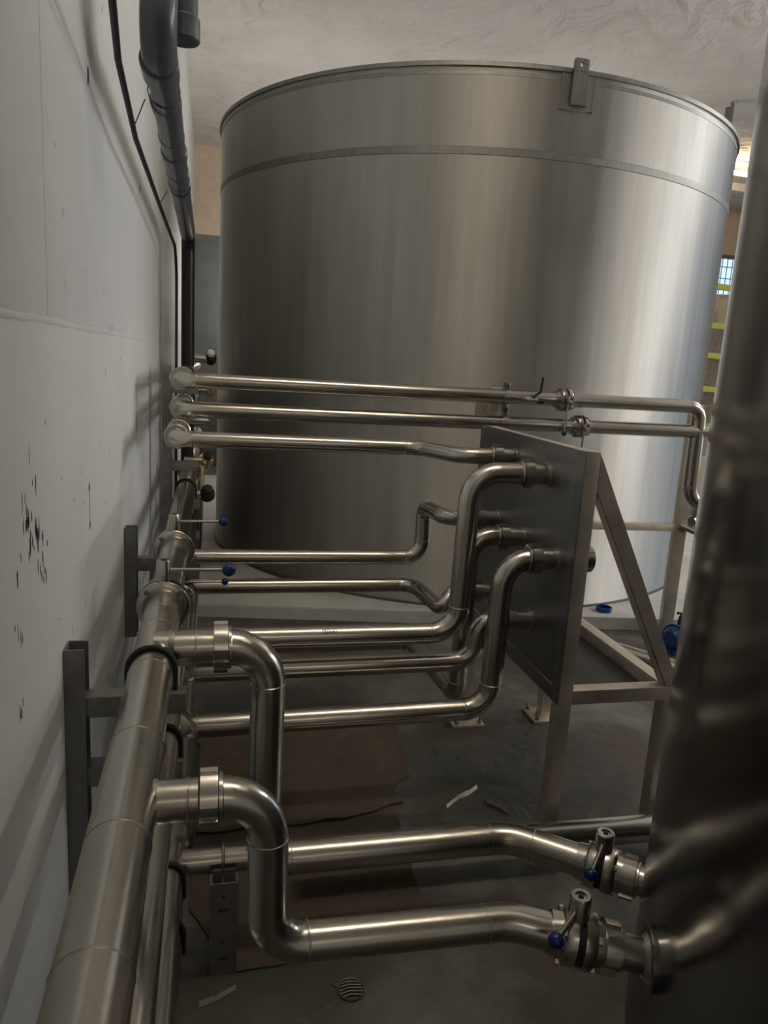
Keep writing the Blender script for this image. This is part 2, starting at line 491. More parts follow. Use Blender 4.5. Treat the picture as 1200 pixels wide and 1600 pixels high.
    for (ya, za, yb, zb) in ((3.39, 1.33, 3.40, 1.27), (3.40, 1.27, 3.385, 1.2), (3.41, 1.31, 3.42, 1.24)):
        beam(bm, (0.0202, ya, za), (0.0202, yb, zb), 0.0006, 0.003, up=(1, 0, 0))
    link('hairline_crack', bm, 'pencil', w, smooth=False)
    # back wall with a barred window, far right wall with two open gateways, wall behind the photographer
    bm = new_bm()
    for lo, hi in (((-0.3, 13.4, 0), (8.9, 13.8, 5)), ((8.9, 13.4, 0), (11.2, 13.8, 2.35)), ((8.9, 13.4, 4.1), (11.2, 13.8, 5)), ((11.2, 13.4, 0), (13.2, 13.8, 5))):
        box(bm, lo, hi)
    structure(link('wall_back', bm, 'tan'), 'plastered far wall with a barred window')
    bm = new_bm()
    for lo, hi in (((8.9, 13.38, 2.35), (11.2, 13.46, 2.42)), ((8.9, 13.38, 4.03), (11.2, 13.46, 4.1)), ((8.9, 13.38, 2.35), (8.97, 13.46, 4.1)), ((11.13, 13.38, 2.35), (11.2, 13.46, 4.1)), ((8.9, 13.38, 3.2), (11.2, 13.46, 3.26))):
        box(bm, lo, hi, 0.004)
    wi = structure(link('window_1', bm, 'bracket'), 'barred window with bluish daylight in the far wall')
    bm = new_bm(); box(bm, (8.95, 13.5, 2.4), (11.15, 13.51, 4.06)); link('window_pane', bm, 'glass', wi)
    for i in range(19):
        bm = new_bm(); x = 9.0+i*0.115; box(bm, (x, 13.40, 2.4), (x+0.012, 13.412, 4.05)); link('window_bar', bm, 'bracket', wi)
    for i in range(7):
        bm = new_bm(); z = 2.55+i*0.22; box(bm, (8.95, 13.412, z), (11.15, 13.424, z+0.014)); link('window_bar', bm, 'bracket', wi)
    bm = new_bm()
    for lo, hi in (((12.6, -5, 0), (13, 0.4, 5)), ((12.6, 0.4, 3.9), (13, 9.0, 5)), ((12.6, 0.4, 0), (13, 9.0, 0.4)), ((12.6, 4.5, 0), (13, 5.0, 5)), ((12.6, 9.0, 0), (13, 14, 5))):
        box(bm, lo, hi)
    structure(link('wall_right', bm, 'tan'), 'far right wall with two wide openings')
    bm = new_bm(); box(bm, (-0.3, -5.2, 0), (13, -5, 5))
    structure(link('wall_rear', bm, 'ceiling'), 'concrete wall behind the viewpoint')
    # low plinth under the big tank
    bm = new_bm(); prism(bm, [(0.02, 4.50), (3.1, 4.03), (5.2, 3.70), (5.2, 9.5), (0.02, 9.5)], -0.02, 0.08)
    bmesh.ops.bevel(bm, geom=[e for e in bm.edges if all(v.co.z > 0.05 for v in e.verts)], offset=0.008, segments=2, affect='EDGES')
    structure(link('trim_1', bm, 'plinth'), 'low concrete plinth under the large tank')
    bm = new_bm(); box(bm, (4.3, 8.6, 0), (12.6, 8.75, 0.62), 0.01)
    structure(link('trim_2', bm, 'tan'), 'low tan wall behind the tanks')

# ------------------------------------------------------------------ tanks
BX, BY, BR, BT = 2.4155, 6.276, 2.024, 3.285
def on_big(az, z, off=0.0):
    a = R(az); return Vector((BX+(BR+off)*math.cos(a), BY+(BR+off)*math.sin(a), z))

def build_big_tank():
    t = thing('storage_tank', 'huge upright brushed steel storage tank with open rim in the centre', 'tank', (BX, BY, 0.08))
    bm = new_bm()
    lathe(bm, [(BR-0.02, 0.083), (BR, 0.09), (BR, BT), (BR-0.012, BT), (BR-0.012, BT-0.35), (0, BT-0.36)], (BX, BY, 0), (0, 0, 1), 192)
    link('shell', bm, 'tank', t)
    bm = new_bm()
    lathe(bm, [(BR-0.014, BT-0.012), (BR+0.014, BT-0.012), (BR+0.014, BT+0.012), (BR-0.014, BT+0.012), (BR-0.014, BT-0.012)], (BX, BY, 0), (0, 0, 1), 192)
    link('rim', bm, 'seam', t)
    for z, h, o in ((2.83, 0.024, 0.003), (BT-0.045, 0.012, 0.002)):
        bm = new_bm()
        lathe(bm, [(BR-0.002, z-h), (BR+o, z-h*0.8), (BR+o, z+h*0.8), (BR-0.002, z+h)], (BX, BY, 0), (0, 0, 1), 192)
        link('weld_seam', bm, 'seam', t)
    for az, z0, z1 in ((-93, 2.83, BT-0.05), (-101, 0.1, 2.83)):
        bm = new_bm(); a = R(az)
        beam(bm, on_big(az, z0, -0.002), on_big(az, z1, -0.002), 0.006, 0.0046, up=(math.cos(a), math.sin(a), 0), bevel=0.001)
        link('weld_seam', bm, 'tank', t)
    bm = new_bm(); disc(bm, BR+0.015, 0.08, 0.092, (BX, BY, 0), (0, 0, 1), 128)
    link('base_ring', bm, 'seam', t)
    # lifting lug on its pad
    az = -91.9; a = R(az)
    nrm = Vector((math.cos(a), math.sin(a), 0)); tg = Vector((-math.sin(a), math.cos(a), 0))
    c = on_big(az, BT-0.11)
    bm = new_bm()
    def slab(p, w, h, th):
        r = bmesh.ops.create_cube(bm, size=1.0)
        for v in r['verts']:
            q = v.co.copy(); v.co = p + tg*(q.x*w) + nrm*(q.y*th) + Vector((0, 0, q.z*h))
        bmesh.ops.bevel(bm, geom=list({e for v in r['verts'] for e in v.link_edges}), offset=0.003, segments=2, affect='EDGES')
    slab(c+nrm*0.004, 0.20, 0.185, 0.012)
    pad = link('lug_pad', bm, 'tank', t)
    bm = new_bm()
    # plate with a drilled eye, built as an outline with a hole
    wv, zl, zh = 0.044, -0.13, 0.115
    N = 24; hc = 0.082; hr = 0.012
    outer = []; inner = []
    base = c + nrm*0.024 + Vector((0, 0, 0.055))
    for k in range(N):
        q = 2*PI*k/N + PI/N; cx, sx = math.cos(q), math.sin(q)
        s = min(0.032/abs(cx) if abs(cx) > 1e-6 else 9, 0.032/abs(sx) if abs(sx) > 1e-6 else 9)
        outer.append((cx*s*wv/0.032, hc+sx*s)); inner.append((cx*hr, hc+sx*hr))
    for off in (0, 0.012):
        pass
    def P(x, z, o): return base + tg*x + Vector((0, 0, z)) + nrm*o
    th = 0.014
    fo = [bm.verts.new(P(x, z, th)) for x, z in outer]; fi = [bm.verts.new(P(x, z, th)) for x, z in inner]
    bo = [bm.verts.new(P(x, z, 0)) for x, z in outer]; bi = [bm.verts.new(P(x, z, 0)) for x, z in inner]
    for k in range(N):
        j = (k+1) % N
        bm.faces.new((fo[k], fo[j], fi[j], fi[k])); bm.faces.new((bo[k], bo[j], bi[j], bi[k]))
        bm.faces.new((fi[k], fi[j], bi[j], bi[k])); bm.faces.new((fo[k], fo[j], bo[j], bo[k]))
    slab(base + nrm*(th/2) + Vector((0, 0, (zl+0.0505)/2)), 2*wv, 0.05-zl, th)
    link('lifting_lug', bm, 'seam', pad, auto=30)

NX, NY, NR = 2.229, 0.683, 1.10
def on_near(az, z, off=0.0):
    a = R(az); return Vector((NX+(NR+off)*math.cos(a), NY+(NR+off)*math.sin(a), z))

def build_near_tank():
    t = thing('process_tank', 'dark mirror-like steel tank close at the right edge, joined by two valved pipes', 'tank', (NX, NY, 0.0))
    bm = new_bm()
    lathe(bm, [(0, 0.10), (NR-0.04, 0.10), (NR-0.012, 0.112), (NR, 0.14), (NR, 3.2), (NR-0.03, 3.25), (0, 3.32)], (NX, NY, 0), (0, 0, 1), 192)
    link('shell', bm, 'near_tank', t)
    bm = new_bm(); disc(bm, NR-0.05, 0.0, 0.105, (NX, NY, 0), (0, 0, 1), 96); link('base_ring', bm, 'seam', t)
    # two outlet stubs with pads
    for (az, z) in ((158.2, 0.475), (128.9, 0.236)):
        a = R(az); d = Vector((math.cos(a), math.sin(a), 0))
        bm = new_bm(); disc(bm, 0.062, -0.012, 0.012, on_near(az, z), d, 36, ch=0.003)
        pd = link('outlet_pad', bm, 'near_tank', t)
        bm = new_bm(); lathe(bm, [(0.048, 0.01), (0.036, 0.022), (0.034, 0.02)], on_near(az, z), d, 32)
        link('weld_bead', bm, 'weld', pd)
    for z in (0.16,):
        bm = new_bm(); lathe(bm, [(NR-0.002, z-0.006), (NR+0.0015, z-0.004), (NR+0.0015, z+0.004), (NR-0.002, z+0.006)], (NX, NY, 0), (0, 0, 1), 160)
        link('weld_seam', bm, 'near_tank', t)
    # small sample fittings on the far shoulder
    return t

# ------------------------------------------------------------------ wall brackets
def bracket(name, label, y, x0, zlo, zhi, arms, wx=0.046, wy=0.062, th=0.005):
    t = thing(name, label, 'bracket', (x0, y, zlo))
    bm = new_bm()
    # channel opening away from the wall: web against the wall, two flanges
    prof = [(x0, y-wy/2), (x0+wx, y-wy/2), (x0+wx, y-wy/2+th), (x0+th, y-wy/2+th), (x0+th, y+wy/2-th), (x0+wx, y+wy/2-th), (x0+wx, y+wy/2), (x0, y+wy/2)]
    prism(bm, prof, zlo, zhi)
    link('post', bm, 'bracket', t, smooth=False)
    for (ztop, x1, pz, px, pr) in arms:
        bm = new_bm()
        box(bm, (x0+th, y-0.024, ztop-0.052), (x1, y+0.024, ztop), 0.004)
        am = link('arm', bm, 'bracket', t)
        if pr:
            u_bolt((px, y, pz), pr, am, ztop)
    return t

# ------------------------------------------------------------------ build
build_setting()
build_big_tank()
build_near_tank()

HX, HZ, HR = 0.21, 0.855, 0.05
Y1, Y2 = 1.80, 1.185
# main header and the pipes below it
hd = thing('header_pipe', 'thick main steel pipe running along the left wall from the near corner', 'pipe', (HX, 0.45, HZ))
bm = new_bm(); tube(bm, [(HX, 0.42, HZ), (HX, 2.184-0.02, HZ)], HR, 0, 40); link('pipe_tube', bm, 'pipe', hd)
bm = new_bm(); tube(bm, [(HX, 2.184+0.02, HZ), (HX, 2.838-0.02, HZ)], HR, 0, 40); link('pipe_tube', bm, 'pipe', hd)
bm = new_bm(); tube(bm, [(HX, 2.838+0.02, HZ), (HX, 7.2, HZ)], HR, 0, 40); link('pipe_tube', bm, 'pipe', hd)
for y in (2.05, 1.93, 1.66, 1.34, 1.05, 0.8): weld_bead((HX, y, HZ), (0, 1, 0), HR, hd)
for y in (4.82, 6.0):
    bm = new_bm(); disc(bm, HR*1.5, -0.022, 0.022, (HX, y, HZ), (0, 1, 0), 36, ri=HR*0.99, ch=0.006); link('flange_ring', bm, 'polished', hd)
for yb, zz, rr, xu in ((Y1, 0.872, 0.045, 0.372), (Y2, 0.842, 0.036, 0.345)):
    bm = new_bm(); tube(bm, [(HX, yb, zz), (xu-0.018, yb, zz)], rr, 0, 32); link('branch_stub', bm, 'pipe', hd)
    bm = new_bm(); lathe(bm, [(rr+0.007, 0.028), (rr+0.004, 0.034), (rr, 0.042)], (HX+0.008, yb, zz), (1, 0, 0), 32); link('weld_bead', bm, 'weld', hd)
    weld_bead((HX+0.10, yb, zz), (1, 0, 0), rr, hd)

butterfly_valve('butterfly_valve', 'nearer lever valve on the main wall pipe, larger blue knob', (HX, 2.184, HZ), (0, 1, 0), HR, (1, -0.03, 0), body=1.55, lever_len=0.172, knob=0.021, neck_len=0.062, neck_r=0.021)
butterfly_valve('butterfly_valve', 'farther lever valve on the main wall pipe, beside the middle wall bracket', (HX, 2.838, HZ), (0, 1, 0), HR, (1, 0.02, 0), body=1.55, lever_len=0.165, knob=0.019, neck_len=0.062, neck_r=0.021)

butterfly_valve('butterfly_valve', 'small lever valve under the main wall pipe, lowest of the three knobs there', (0.236, 2.84, 0.665), (0, 1, 0), 0.038, (1, 0, 0), body=1.4, lever_len=0.155, knob=0.014, neck_len=0.035, neck_r=0.014)

# S-shaped branches down to the near tank
s1 = thing('branch_pipe', 'farther S-shaped steel branch dropping behind the nearest branch to a floor-level run', 'pipe', (0.372, Y1, 0.872))
zb1 = 0.248; bend1 = (1.215, Y1, zb1); end1 = on_near(128.9, 0.236); d1 = (Vector(end1)-Vector(bend1)); d1.z = 0
e1 = Vector(bend1)+d1*1.0; e1.z = zb1-0.004
bm = new_bm(); tube(bm, [(0.372, Y1, 0.872), (0.494, Y1, 0.872), (0.494, Y1, zb1), bend1, Vector(bend1)+d1*0.60], 0.045, [0, 0.105, 0.075, 0.16, 0], 36); link('pipe_tube', bm, 'pipe', s1)
bm = new_bm(); tube(bm, [Vector(bend1)+d1*0.66, Vector(bend1)+d1*1.0], 0.040, 0, 32); link('outlet_tube', bm, 'pipe', s1)
union((0.372, Y1, 0.872), (1, 0, 0), 0.046, s1, 0.034, n=4, rot=PI/4-0.53)
for p, d, in (((0.494, Y1, 0.77), (0, 0, 1)), ((0.57, Y1, zb1), (1, 0, 0)), ((1.15, Y1, zb1), (1, 0, 0)), (Vector(bend1)+d1*0.18, d1)): weld_bead(p, d, 0.045, s1)

s2 = thing('branch_pipe', 'nearest S-shaped steel branch curving down in front, lowest valved pipe to the right tank', 'pipe', (0.345, Y2, 0.842))
zb2 = 0.528; bend2 = (0.935, Y2, zb2-0.01); end2 = on_near(158.2, 0.475); d2 = Vector(end2)-Vector(bend2)
bm = new_bm(); tube(bm, [(0.345, Y2, 0.842), (0.448, Y2, 0.842), (0.454, Y2, zb2), bend2, Vector(bend2)+d2*0.42], 0.036, [0, 0.085, 0.075, 0.14, 0], 36); link('pipe_tube', bm, 'pipe', s2)
bm = new_bm(); tube(bm, [Vector(bend2)+d2*0.52, Vector(bend2)+d2*0.995], 0.034, 0, 32); link('outlet_tube', bm, 'pipe', s2)
union((0.345, Y2, 0.842), (1, 0, 0), 0.037, s2, 0.03, n=4, rot=PI/4-0.53)
for p, d, in (((0.449, Y2, 0.755), (0, 0, 1)), ((0.53, Y2, zb2), (1, 0, 0)), ((0.885, Y2, zb2-0.01), (1, 0, 0))): weld_bead(p, d, 0.036, s2)

lev = Vector((-0.55, -0.8, 0))
butterfly_valve('tank_valve', 'upper of the two lever valves at the right tank, on the farther low pipe', Vector(bend1)+d1*0.65, d1, 0.043, Vector((-0.7, -0.7, 0)), body=1.45, w=0.075, lever_len=0.10, knob=0.017, neck_len=0.05, lever_drop=0.03, neck_r=0.025, lever_r=0.007)
butterfly_valve('tank_valve', 'lower of the two lever valves at the right tank, on the nearest pipe', Vector(bend2)+d2*0.47, d2, 0.036, Vector((-0.8, -0.6, 0)), body=1.5, w=0.062, lever_len=0.080, knob=0.0155, neck_len=0.045, lever_drop=0.012, neck_r=0.021, lever_r=0.006)

union(Vector(bend1)+d1*0.83, d1, 0.040, s1, 0.034, R1=1.5, R2=1.3, n=4, rot=0.5)
union(Vector(bend2)+d2*0.69, d2, 0.034, s2, 0.030, R1=1.5, R2=1.3, n=4, rot=0.5)

# support stand and the low pipe it carries
t = thing('support_stand', 'upright steel channel stand on the floor holding a low pipe', 'support', (0.387, 1.70, 0))
bm = new_bm(); x0, x1, y0, y1 = 0.354, 0.424, 1.69, 1.73
prism(bm, [(x0, y1), (x0, y0), (x1, y0), (x1, y1), (x1-0.004, y1), (x1-0.004, y0+0.004), (x0+0.004, y0+0.004), (x0+0.004, y1)], 0.0, 0.272)
po = link('channel_post', bm, 'bracket', t, smooth=False)
for z in (0.235, 0.10):
    bm = new_bm(); disc(bm, 0.005, -0.0008, 0.0008, (0.387, y0, z), (0, 1, 0), 16); link('bolt_hole', bm, 'scuff', po)  # flat dark disc, the shade of a hole put into its colour
for z in (0.195, 0.05):
    bm = new_bm(); box(bm, (0.374, y0-0.0008, z-0.005), (0.402, y0+0.001, z+0.005), 0.0005); link('slot', bm, 'scuff', po)  # flat dark strip, shaded slot opening painted on
bm = new_bm(); rr = 0.037
tube(bm, [(0.387, Y1-rr, 0.20)] + [(0.387, Y1-rr*math.cos(PI*k/10), 0.265+rr*math.sin(PI*k/10)) for k in range(11)] + [(0.387, Y1+rr, 0.20)], 0.004, 0, 10)
link('u_bolt', bm, 'polished', t)
bm = new_bm(); box(bm, (0.36, y1-0.004, 0.205), (0.42, Y1+0.05, 0.213)); link('saddle_plate', bm, 'bracket', t)

pipe('low_pipe', 'short thin steel pipe from the wall pipes resting on the channel stand', [(0.245, Y1, 0.262), (0.452, Y1, 0.262)], 0.033, 0, beads=False)
pipe('lower_header', 'second steel pipe along the left wall, directly under the thick main pipe', [(0.236, 0.72, 0.665), (0.236, 7.0, 0.665)], 0.038, 0, beads=False)
h6 = pipe('lower_header', 'third steel pipe along the left wall, near knee height, on the third arm', [(0.245, 1.0, 0.285), (0.245, 7.0, 0.285)], 0.038, 0, beads=False)
bm = new_bm(); disc(bm, 0.052, -0.03, 0.03, (0.245, 1.86, 0.285), (0, 1, 0), 32, ri=0.037, ch=0.006); link('flange_ring', bm, 'polished', h6)
pipe('lower_header', 'lowest steel pipe along the left wall, just above the floor', [(0.245, 0.9, 0.12), (0.245, 7.0, 0.12)], 0.038, 0, beads=False)
pipe('back_run_pipe', 'steel pipe near the floor passing behind the valved pipes to the right tank', [(0.62, 1.965, 0.125), (1.9, 1.965, 0.105), (2.6, 2.0, 0.10)], 0.044, 0, beads=False)

# wall brackets
bracket('wall_bracket', 'nearest tall wall bracket channel at left', 1.715, 0.02, 0.02, 0.92,
        [(0.80, 0.292, HZ, HX, HR), (0.622, 0.285, 0.665, 0.236, 0.038), (0.243, 0.284, 0.285, 0.245, 0.038), (0.078, 0.284, 0.12, 0.245, 0.038)])
bracket('wall_bracket', 'middle wall bracket channel beside the two lever valves', 2.93, 0.02, 0.48, 0.92,
        [(0.80, 0.292, HZ, HX, 0), (0.622, 0.285, 0.665, 0.236, 0.038)])
bracket('wall_bracket', 'farthest wall bracket channel behind the three stacked pipe elbows', 4.15, 0.085, 0.20, 1.52,
        [(1.43, 0.27, 1.478, 0.21, 0.036), (1.295, 0.27, 1.352, 0.21, 0.036), (1.15, 0.27, 1.2, 0.21, 0), (1.01, 0.27, 1.0, 0.2, 0), (0.80, 0.285, HZ, HX, HR), (0.622, 0.285, 0.665, 0.236, 0.038), (0.44, 0.285, 0, 0, 0)])
bm = new_bm(); box(bm, (0.02, 4.13, 0.34), (0.086, 4.17, 0.42), 0.003)
link('stand_off', bm, 'bracket', [o for o in COL.objects if o.name.startswith('wall_bracket')][-1])

# three stacked pipes crossing in front of the big tank
TY = 3.35; TR = 0.0345
for z, y, lab, pts, beads in (
    (1.478, TY, 'top of the three stacked pipes crossing in front of the large tank', [(HX, 7.0, 1.478), (HX, TY, 1.478), (2.785, TY, 1.478), (2.795, TY, 1.00), (3.2, TY-0.1, 0.80)], 1),
    (1.352, TY, 'middle of the three stacked pipes crossing in front of the large tank', [(HX, 7.0, 1.352), (HX, TY, 1.352), (3.25, TY, 1.352)], 1)):
    tp = pipe('cross_pipe', 'long steel pipe, '+lab, pts, TR, [0, 0.065, 0.07, 0.1, 0][:len(pts)])
    bm = new_bm(); disc(bm, 0.052, -0.012, 0.012, (HX, TY+0.085, z), (0, 1, 0), 32, ri=0.034, ch=0.004); link('clamp_ring', bm, 'polished', tp)
    bm = new_bm(); disc(bm, 0.052, -0.012, 0.012, (HX, TY+0.30, z), (0, 1, 0), 32, ri=0.034, ch=0.004); link('clamp_ring', bm, 'polished', tp)
    xh = 1.715
    bm = new_bm(); disc(bm, TR+0.006, -0.015, 0.015, (xh, TY, z), (1, 0, 0), 28, ri=TR*0.99); hc = link('pipe_clip', bm, 'polished', tp)
    for s in (1, -1):
        bm = new_bm(); box(bm, (xh-0.013, TY-0.02, z+s*(TR+0.015)-0.018), (xh+0.013, TY+0.01, z+s*(TR+0.015)+0.018), 0.002); link('clip_ear', bm, 'polished', hc)
        bm = new_bm(); disc(bm, 0.006, 0, 0.006, (xh, TY-0.02, z+s*(TR+0.02)), (0, -1, 0), 6); link('clip_bolt', bm, 'rubber', hc)
butterfly_valve('line_valve', 'lever valve on the topmost crossing pipe, blue knob hanging down', (2.02, TY, 1.478), (1, 0, 0), TR, (-0.03, 0.0, -1), neck_up=(0.05, -1, 0.1), neck_len=0.02, body=1.62, w=0.055, lever_len=0.15, knob=0.013, neck_r=0.018)
butterfly_valve('line_valve', 'lever valve on the second crossing pipe, lever disappearing behind the panel', (2.12, TY, 1.352), (1, 0, 0), TR, (-0.03, 0.0, -1), neck_up=(0.05, -1, 0.1), neck_len=0.02, body=1.62, w=0.055, lever_len=0.15, knob=0.013, neck_r=0.018)
t = thing('sample_valve', 'small ball valve with black lever on the topmost crossing pipe', 'valve', (1.82, TY-TR, 1.478))
bm = new_bm(); tube(bm, [(1.79, TY-TR+0.005, 1.475), (1.79, TY-0.062, 1.475)], 0.011, 0, 14); tube(bm, [(1.775, TY-0.062, 1.475), (1.87, TY-0.062, 1.468)], 0.011, 0, 14); link('valve_body', bm, 'polished', t)
bm = new_bm(); disc(bm, 0.016, -0.008, 0.008, (1.80, TY-0.062, 1.473), (1, 0, 0), 6); link('hex_nut', bm, 'polished', t)
bm = new_bm(); disc(bm, 0.013, 0, 0.03, (1.853, TY-0.062, 1.468), (1, 0, 0), 16); link('end_cap', bm, 'rubber', t)
bm = new_bm(); tube(bm, [(1.828, TY-0.062, 1.48), (1.84, TY-0.066, 1.495), (1.862, TY-0.07, 1.51), (1.868, TY-0.07, 1.58)], 0.0065, 0.01, 10); link('lever', bm, 'rubber', t)
t = thing('clip_post', 'short square steel stub between the two topmost crossing pipes', 'support', (1.69, TY+0.04, 1.2))
bm = new_bm(); box(bm, (1.655, TY+0.036, 1.30), (1.705, TY+0.086, 1.52), 0.003); link('stub_post', bm, 'frame', t)
bm = new_bm(); box(bm, (1.60, TY+0.087, 1.33), (1.75, TY+0.095, 1.50), 0.002); link('fixing_plate', bm, 'frame', t)

# ------------------------------------------------------------------ connection panel
PXF, PXB = 1.475, 1.525
t = thing('connection_panel', 'dark steel connection panel on a braced frame, seven pipe stubs in its face', 'panel', (1.70, 2.55, 0.0))
ya, yb = 2.07, 3.0; xr0, xr1 = 1.872, 1.922
def bar(name, lo, hi, m='frame', bv=0.004):
    bm = new_bm(); box(bm, lo, hi, bv); return link(name, bm, m, t)
bar('post', (PXF, ya, 0.0), (PXB, ya+0.05, 1.37)); bar('post', (PXF, yb-0.05, 0.012), (PXB, yb, 1.36))
bar('rail', (PXF, ya+0.05, 1.318), (PXB, yb-0.05, 1.368)); bar('rail', (PXF, ya+0.05, 0.52), (PXB, yb-0.05, 0.57))
bar('face_sheet', (PXF+0.004, ya+0.05, 0.57), (PXF+0.010, yb-0.05, 1.318), 'sheet', 0.001)
fr = new_bm()
for lo, hi in (((PXF-0.002, ya+0.001, 0.52), (PXF+0.003, ya+0.05, 1.369)), ((PXF-0.002, yb-0.05, 0.52), (PXF+0.003, yb, 1.36)), ((PXF-0.002, ya+0.05, 1.319), (PXF+0.003, yb-0.05, 1.369)), ((PXF-0.002, ya+0.05, 0.52), (PXF+0.003, yb-0.05, 0.569))):
    box(fr, lo, hi, 0.0008)
link('face_border', fr, 'sheet', t)
bar('leg', (xr0, ya, 0.0), (xr1, ya+0.05, 0.52)); bar('leg', (xr0, yb-0.05, 0.012), (xr1, yb, 0.52))
bar('rail', (PXB, ya, 0.52), (xr1+0.003, ya+0.05, 0.57)); bar('rail', (PXB, yb-0.05, 0.52), (xr1, yb, 0.57)); bar('rail', (xr0, ya+0.05, 0.52), (xr1, yb-0.05, 0.57))
for y in (ya+0.001, yb-0.049):
    bm = new_bm(); q = [(PXB, 1.366), (PXB, 1.245), (xr1-0.050, 0.57), (xr1+0.003, 0.57)]
    f0 = [bm.verts.new((x, y, z)) for x, z in q]; f1 = [bm.verts.new((x, y+0.048, z)) for x, z in q]
    bm.faces.new(f0); bm.faces.new(f1[::-1])
    for k in range(4): bm.faces.new((f0[k], f0[(k+1) % 4], f1[(k+1) % 4], f1[k]))
    bmesh.ops.bevel(bm, geom=list(bm.edges), offset=0.003, segments=2, affect='EDGES')
    link('brace', bm, 'frame', t)
bar('drip_tray', (PXB, ya+0.05, 0.515), (xr0, yb-0.05, 0.522), 'tray', 0.001)
for (x, y) in ((PXF+0.025, yb-0.025), (xr0+0.025, yb-0.025)):
    bm = new_bm(); box(bm, (x-0.075, y-0.075, 0.0), (x+0.075, y+0.075, 0.012), 0.002); fp = link('foot_plate', bm, 'frame', t)
    for sx in (-1, 1):
        for sy in (-1, 1):
            bm = new_bm(); disc(bm, 0.011, 0.010, 0.024, (x+sx*0.055, y+sy*0.055, 0), (0, 0, 1), 6); disc(bm, 0.005, 0.02, 0.042, (x+sx*0.055, y+sy*0.055, 0), (0, 0, 1), 10); link('anchor_bolt', bm, 'polished', fp)
PR = 0.0345
# outlets: y, z
NZ = dict(p3=(2.62, 1.280), b=(2.74, 1.012), c=(2.70, 0.717), g=(2.49, 0.997), e=(2.36, 0.718), d=(2.336, 1.257), f=(2.213, 0.987))
def stub(y, z, r=PR):
    bm = new_bm(); tube(bm, [(PXF-0.060, y, z), (PXF+0.012, y, z)], r, 0, 28); s = link('pipe_stub', bm, 'pipe', t)
    bm = new_bm(); disc(bm, r+0.006, -0.001, 0.006, (PXF+0.004, y, z), (-1, 0, 0), 28, ri=r*0.99); link('weld_bead', bm, 'weld', s)
    bm = new_bm(); disc(bm, r*1.25, 0.0, 0.085, (PXB+0.0, y, z), (1, 0, 0), 28, ch=0.004); link('rear_coupling', bm, 'polished', s)
    return s
NR_ = dict(p3=0.031, b=0.032, c=0.031, g=0.0345, e=0.0345, d=0.037, f=0.037)
for k, (y, z) in NZ.items(): stub(y, z, NR_[k])
XN = 1.40
def panel_pipe(label, pts, rad, key, n=6):
    y, z = NZ[key]; r = NR_[key]
    tt = pipe('panel_pipe', label, pts + [(XN, y, z)], r, rad + [0])
    union((XN, y, z), (1, 0, 0), r, tt, 0.030, n=6, rot=0.15, flip=-1)
    return tt
def yz(k): return NZ[k]
y, z = NZ['p3']
tp = panel_pipe('upper jogged steel pipe, third of the stack, ending at the far top panel stub',
           [(HX, 7.0, 1.272), (HX, 2.9, 1.272), (1.173, 2.9, 1.270), (1.262, y, 1.276)], [0, 0.062, 0.09, 0.085], 'p3')
for yy in (2.985, 3.2):
    bm = new_bm(); disc(bm, 0.049, -0.012, 0.012, (HX, yy, 1.272), (0, 1, 0), 32, ri=0.031, ch=0.004); link('clamp_ring', bm, 'polished', tp)
y, z = NZ['b']
panel_pipe('steel pipe that rises, jogs and meets the far middle panel stub',
           [(HX+0.02, 3.0, 0.78), (1.247, 3.0, 0.778), (1.242, 3.0, 1.008), (1.258, y, 1.012)], [0, 0.075, 0.055, 0.055], 'b')
y, z = NZ['c']
panel_pipe('steel pipe jogging forward to the far bottom panel stub',
           [(0.245, 2.98, 0.66), (1.212, 2.98, 0.66), (1.245, 2.66, 0.655), (1.30, y, z)], [0, 0.08, 0.05, 0.05], 'c')
y, z = NZ['d']
dp = panel_pipe('steel pipe with the tallest riser and a pen marking on its low run',
           [(0.245, y, 0.683), (1.196, y, 0.683), (1.203, y, z)], [0, 0.100, 0.100], 'd')
y, z = NZ['e']
panel_pipe('steel pipe with a short riser to the near bottom panel stub',
           [(0.25, 7.0, 0.559), (0.25, y, 0.559), (1.275, y, 0.565), (1.285, y, z)], [0, 0.05, 0.075, 0.06], 'e')
y, z = NZ['f']
panel_pipe('lowest crossing steel pipe, riser in front of the panel to its near middle stub',
           [(0.255, 7.0, 0.44), (0.255, y, 0.44), (1.29, y, 0.452), (1.297, y, z)], [0, 0.055, 0.095, 0.10], 'f')
y, z = NZ['g']
panel_pipe('steel pipe rising from near the floor behind the others to the centre panel stub',
           [(0.25, 3.05, 0.365), (1.237, 3.05, 0.365), (1.273, y, 0.365), (1.277, y, z)], [0, 0.055, 0.06, 0.085], 'g')
# pen marking on the low run of the tall riser pipe: strokes lie on the tube
bm = new_bm()
def ink(pts):
    yy, zz = NZ['d'][0], 0.683; rr = NR_['d']+0.0004
    P = []
    for (u, v) in pts:
        a = R(118) + v/rr; P.append(Vector((0.712+u, yy + rr*math.cos(PI-(PI-a)) , zz + rr*math.sin(a))))
    for a, b in zip(P, P[1:]): beam(bm, a, b, 0.0016, 0.0012)
ink([(0.000, 0.008), (0.004, 0.004), (0.010, 0.006), (0.011, 0.014), (0.004, 0.016), (0.0, 0.008)])
ink([(0.016, 0.022), (0.018, 0.004), (0.024, 0.004), (0.026, 0.014), (0.017, 0.014)])
ink([(0.031, 0.004), (0.033, 0.018), (0.038, 0.006), (0.042, 0.018)])
ink([(0.048, 0.004), (0.0485, 0.019)])
link('pen_marking', bm, 'marker', dp, smooth=False)

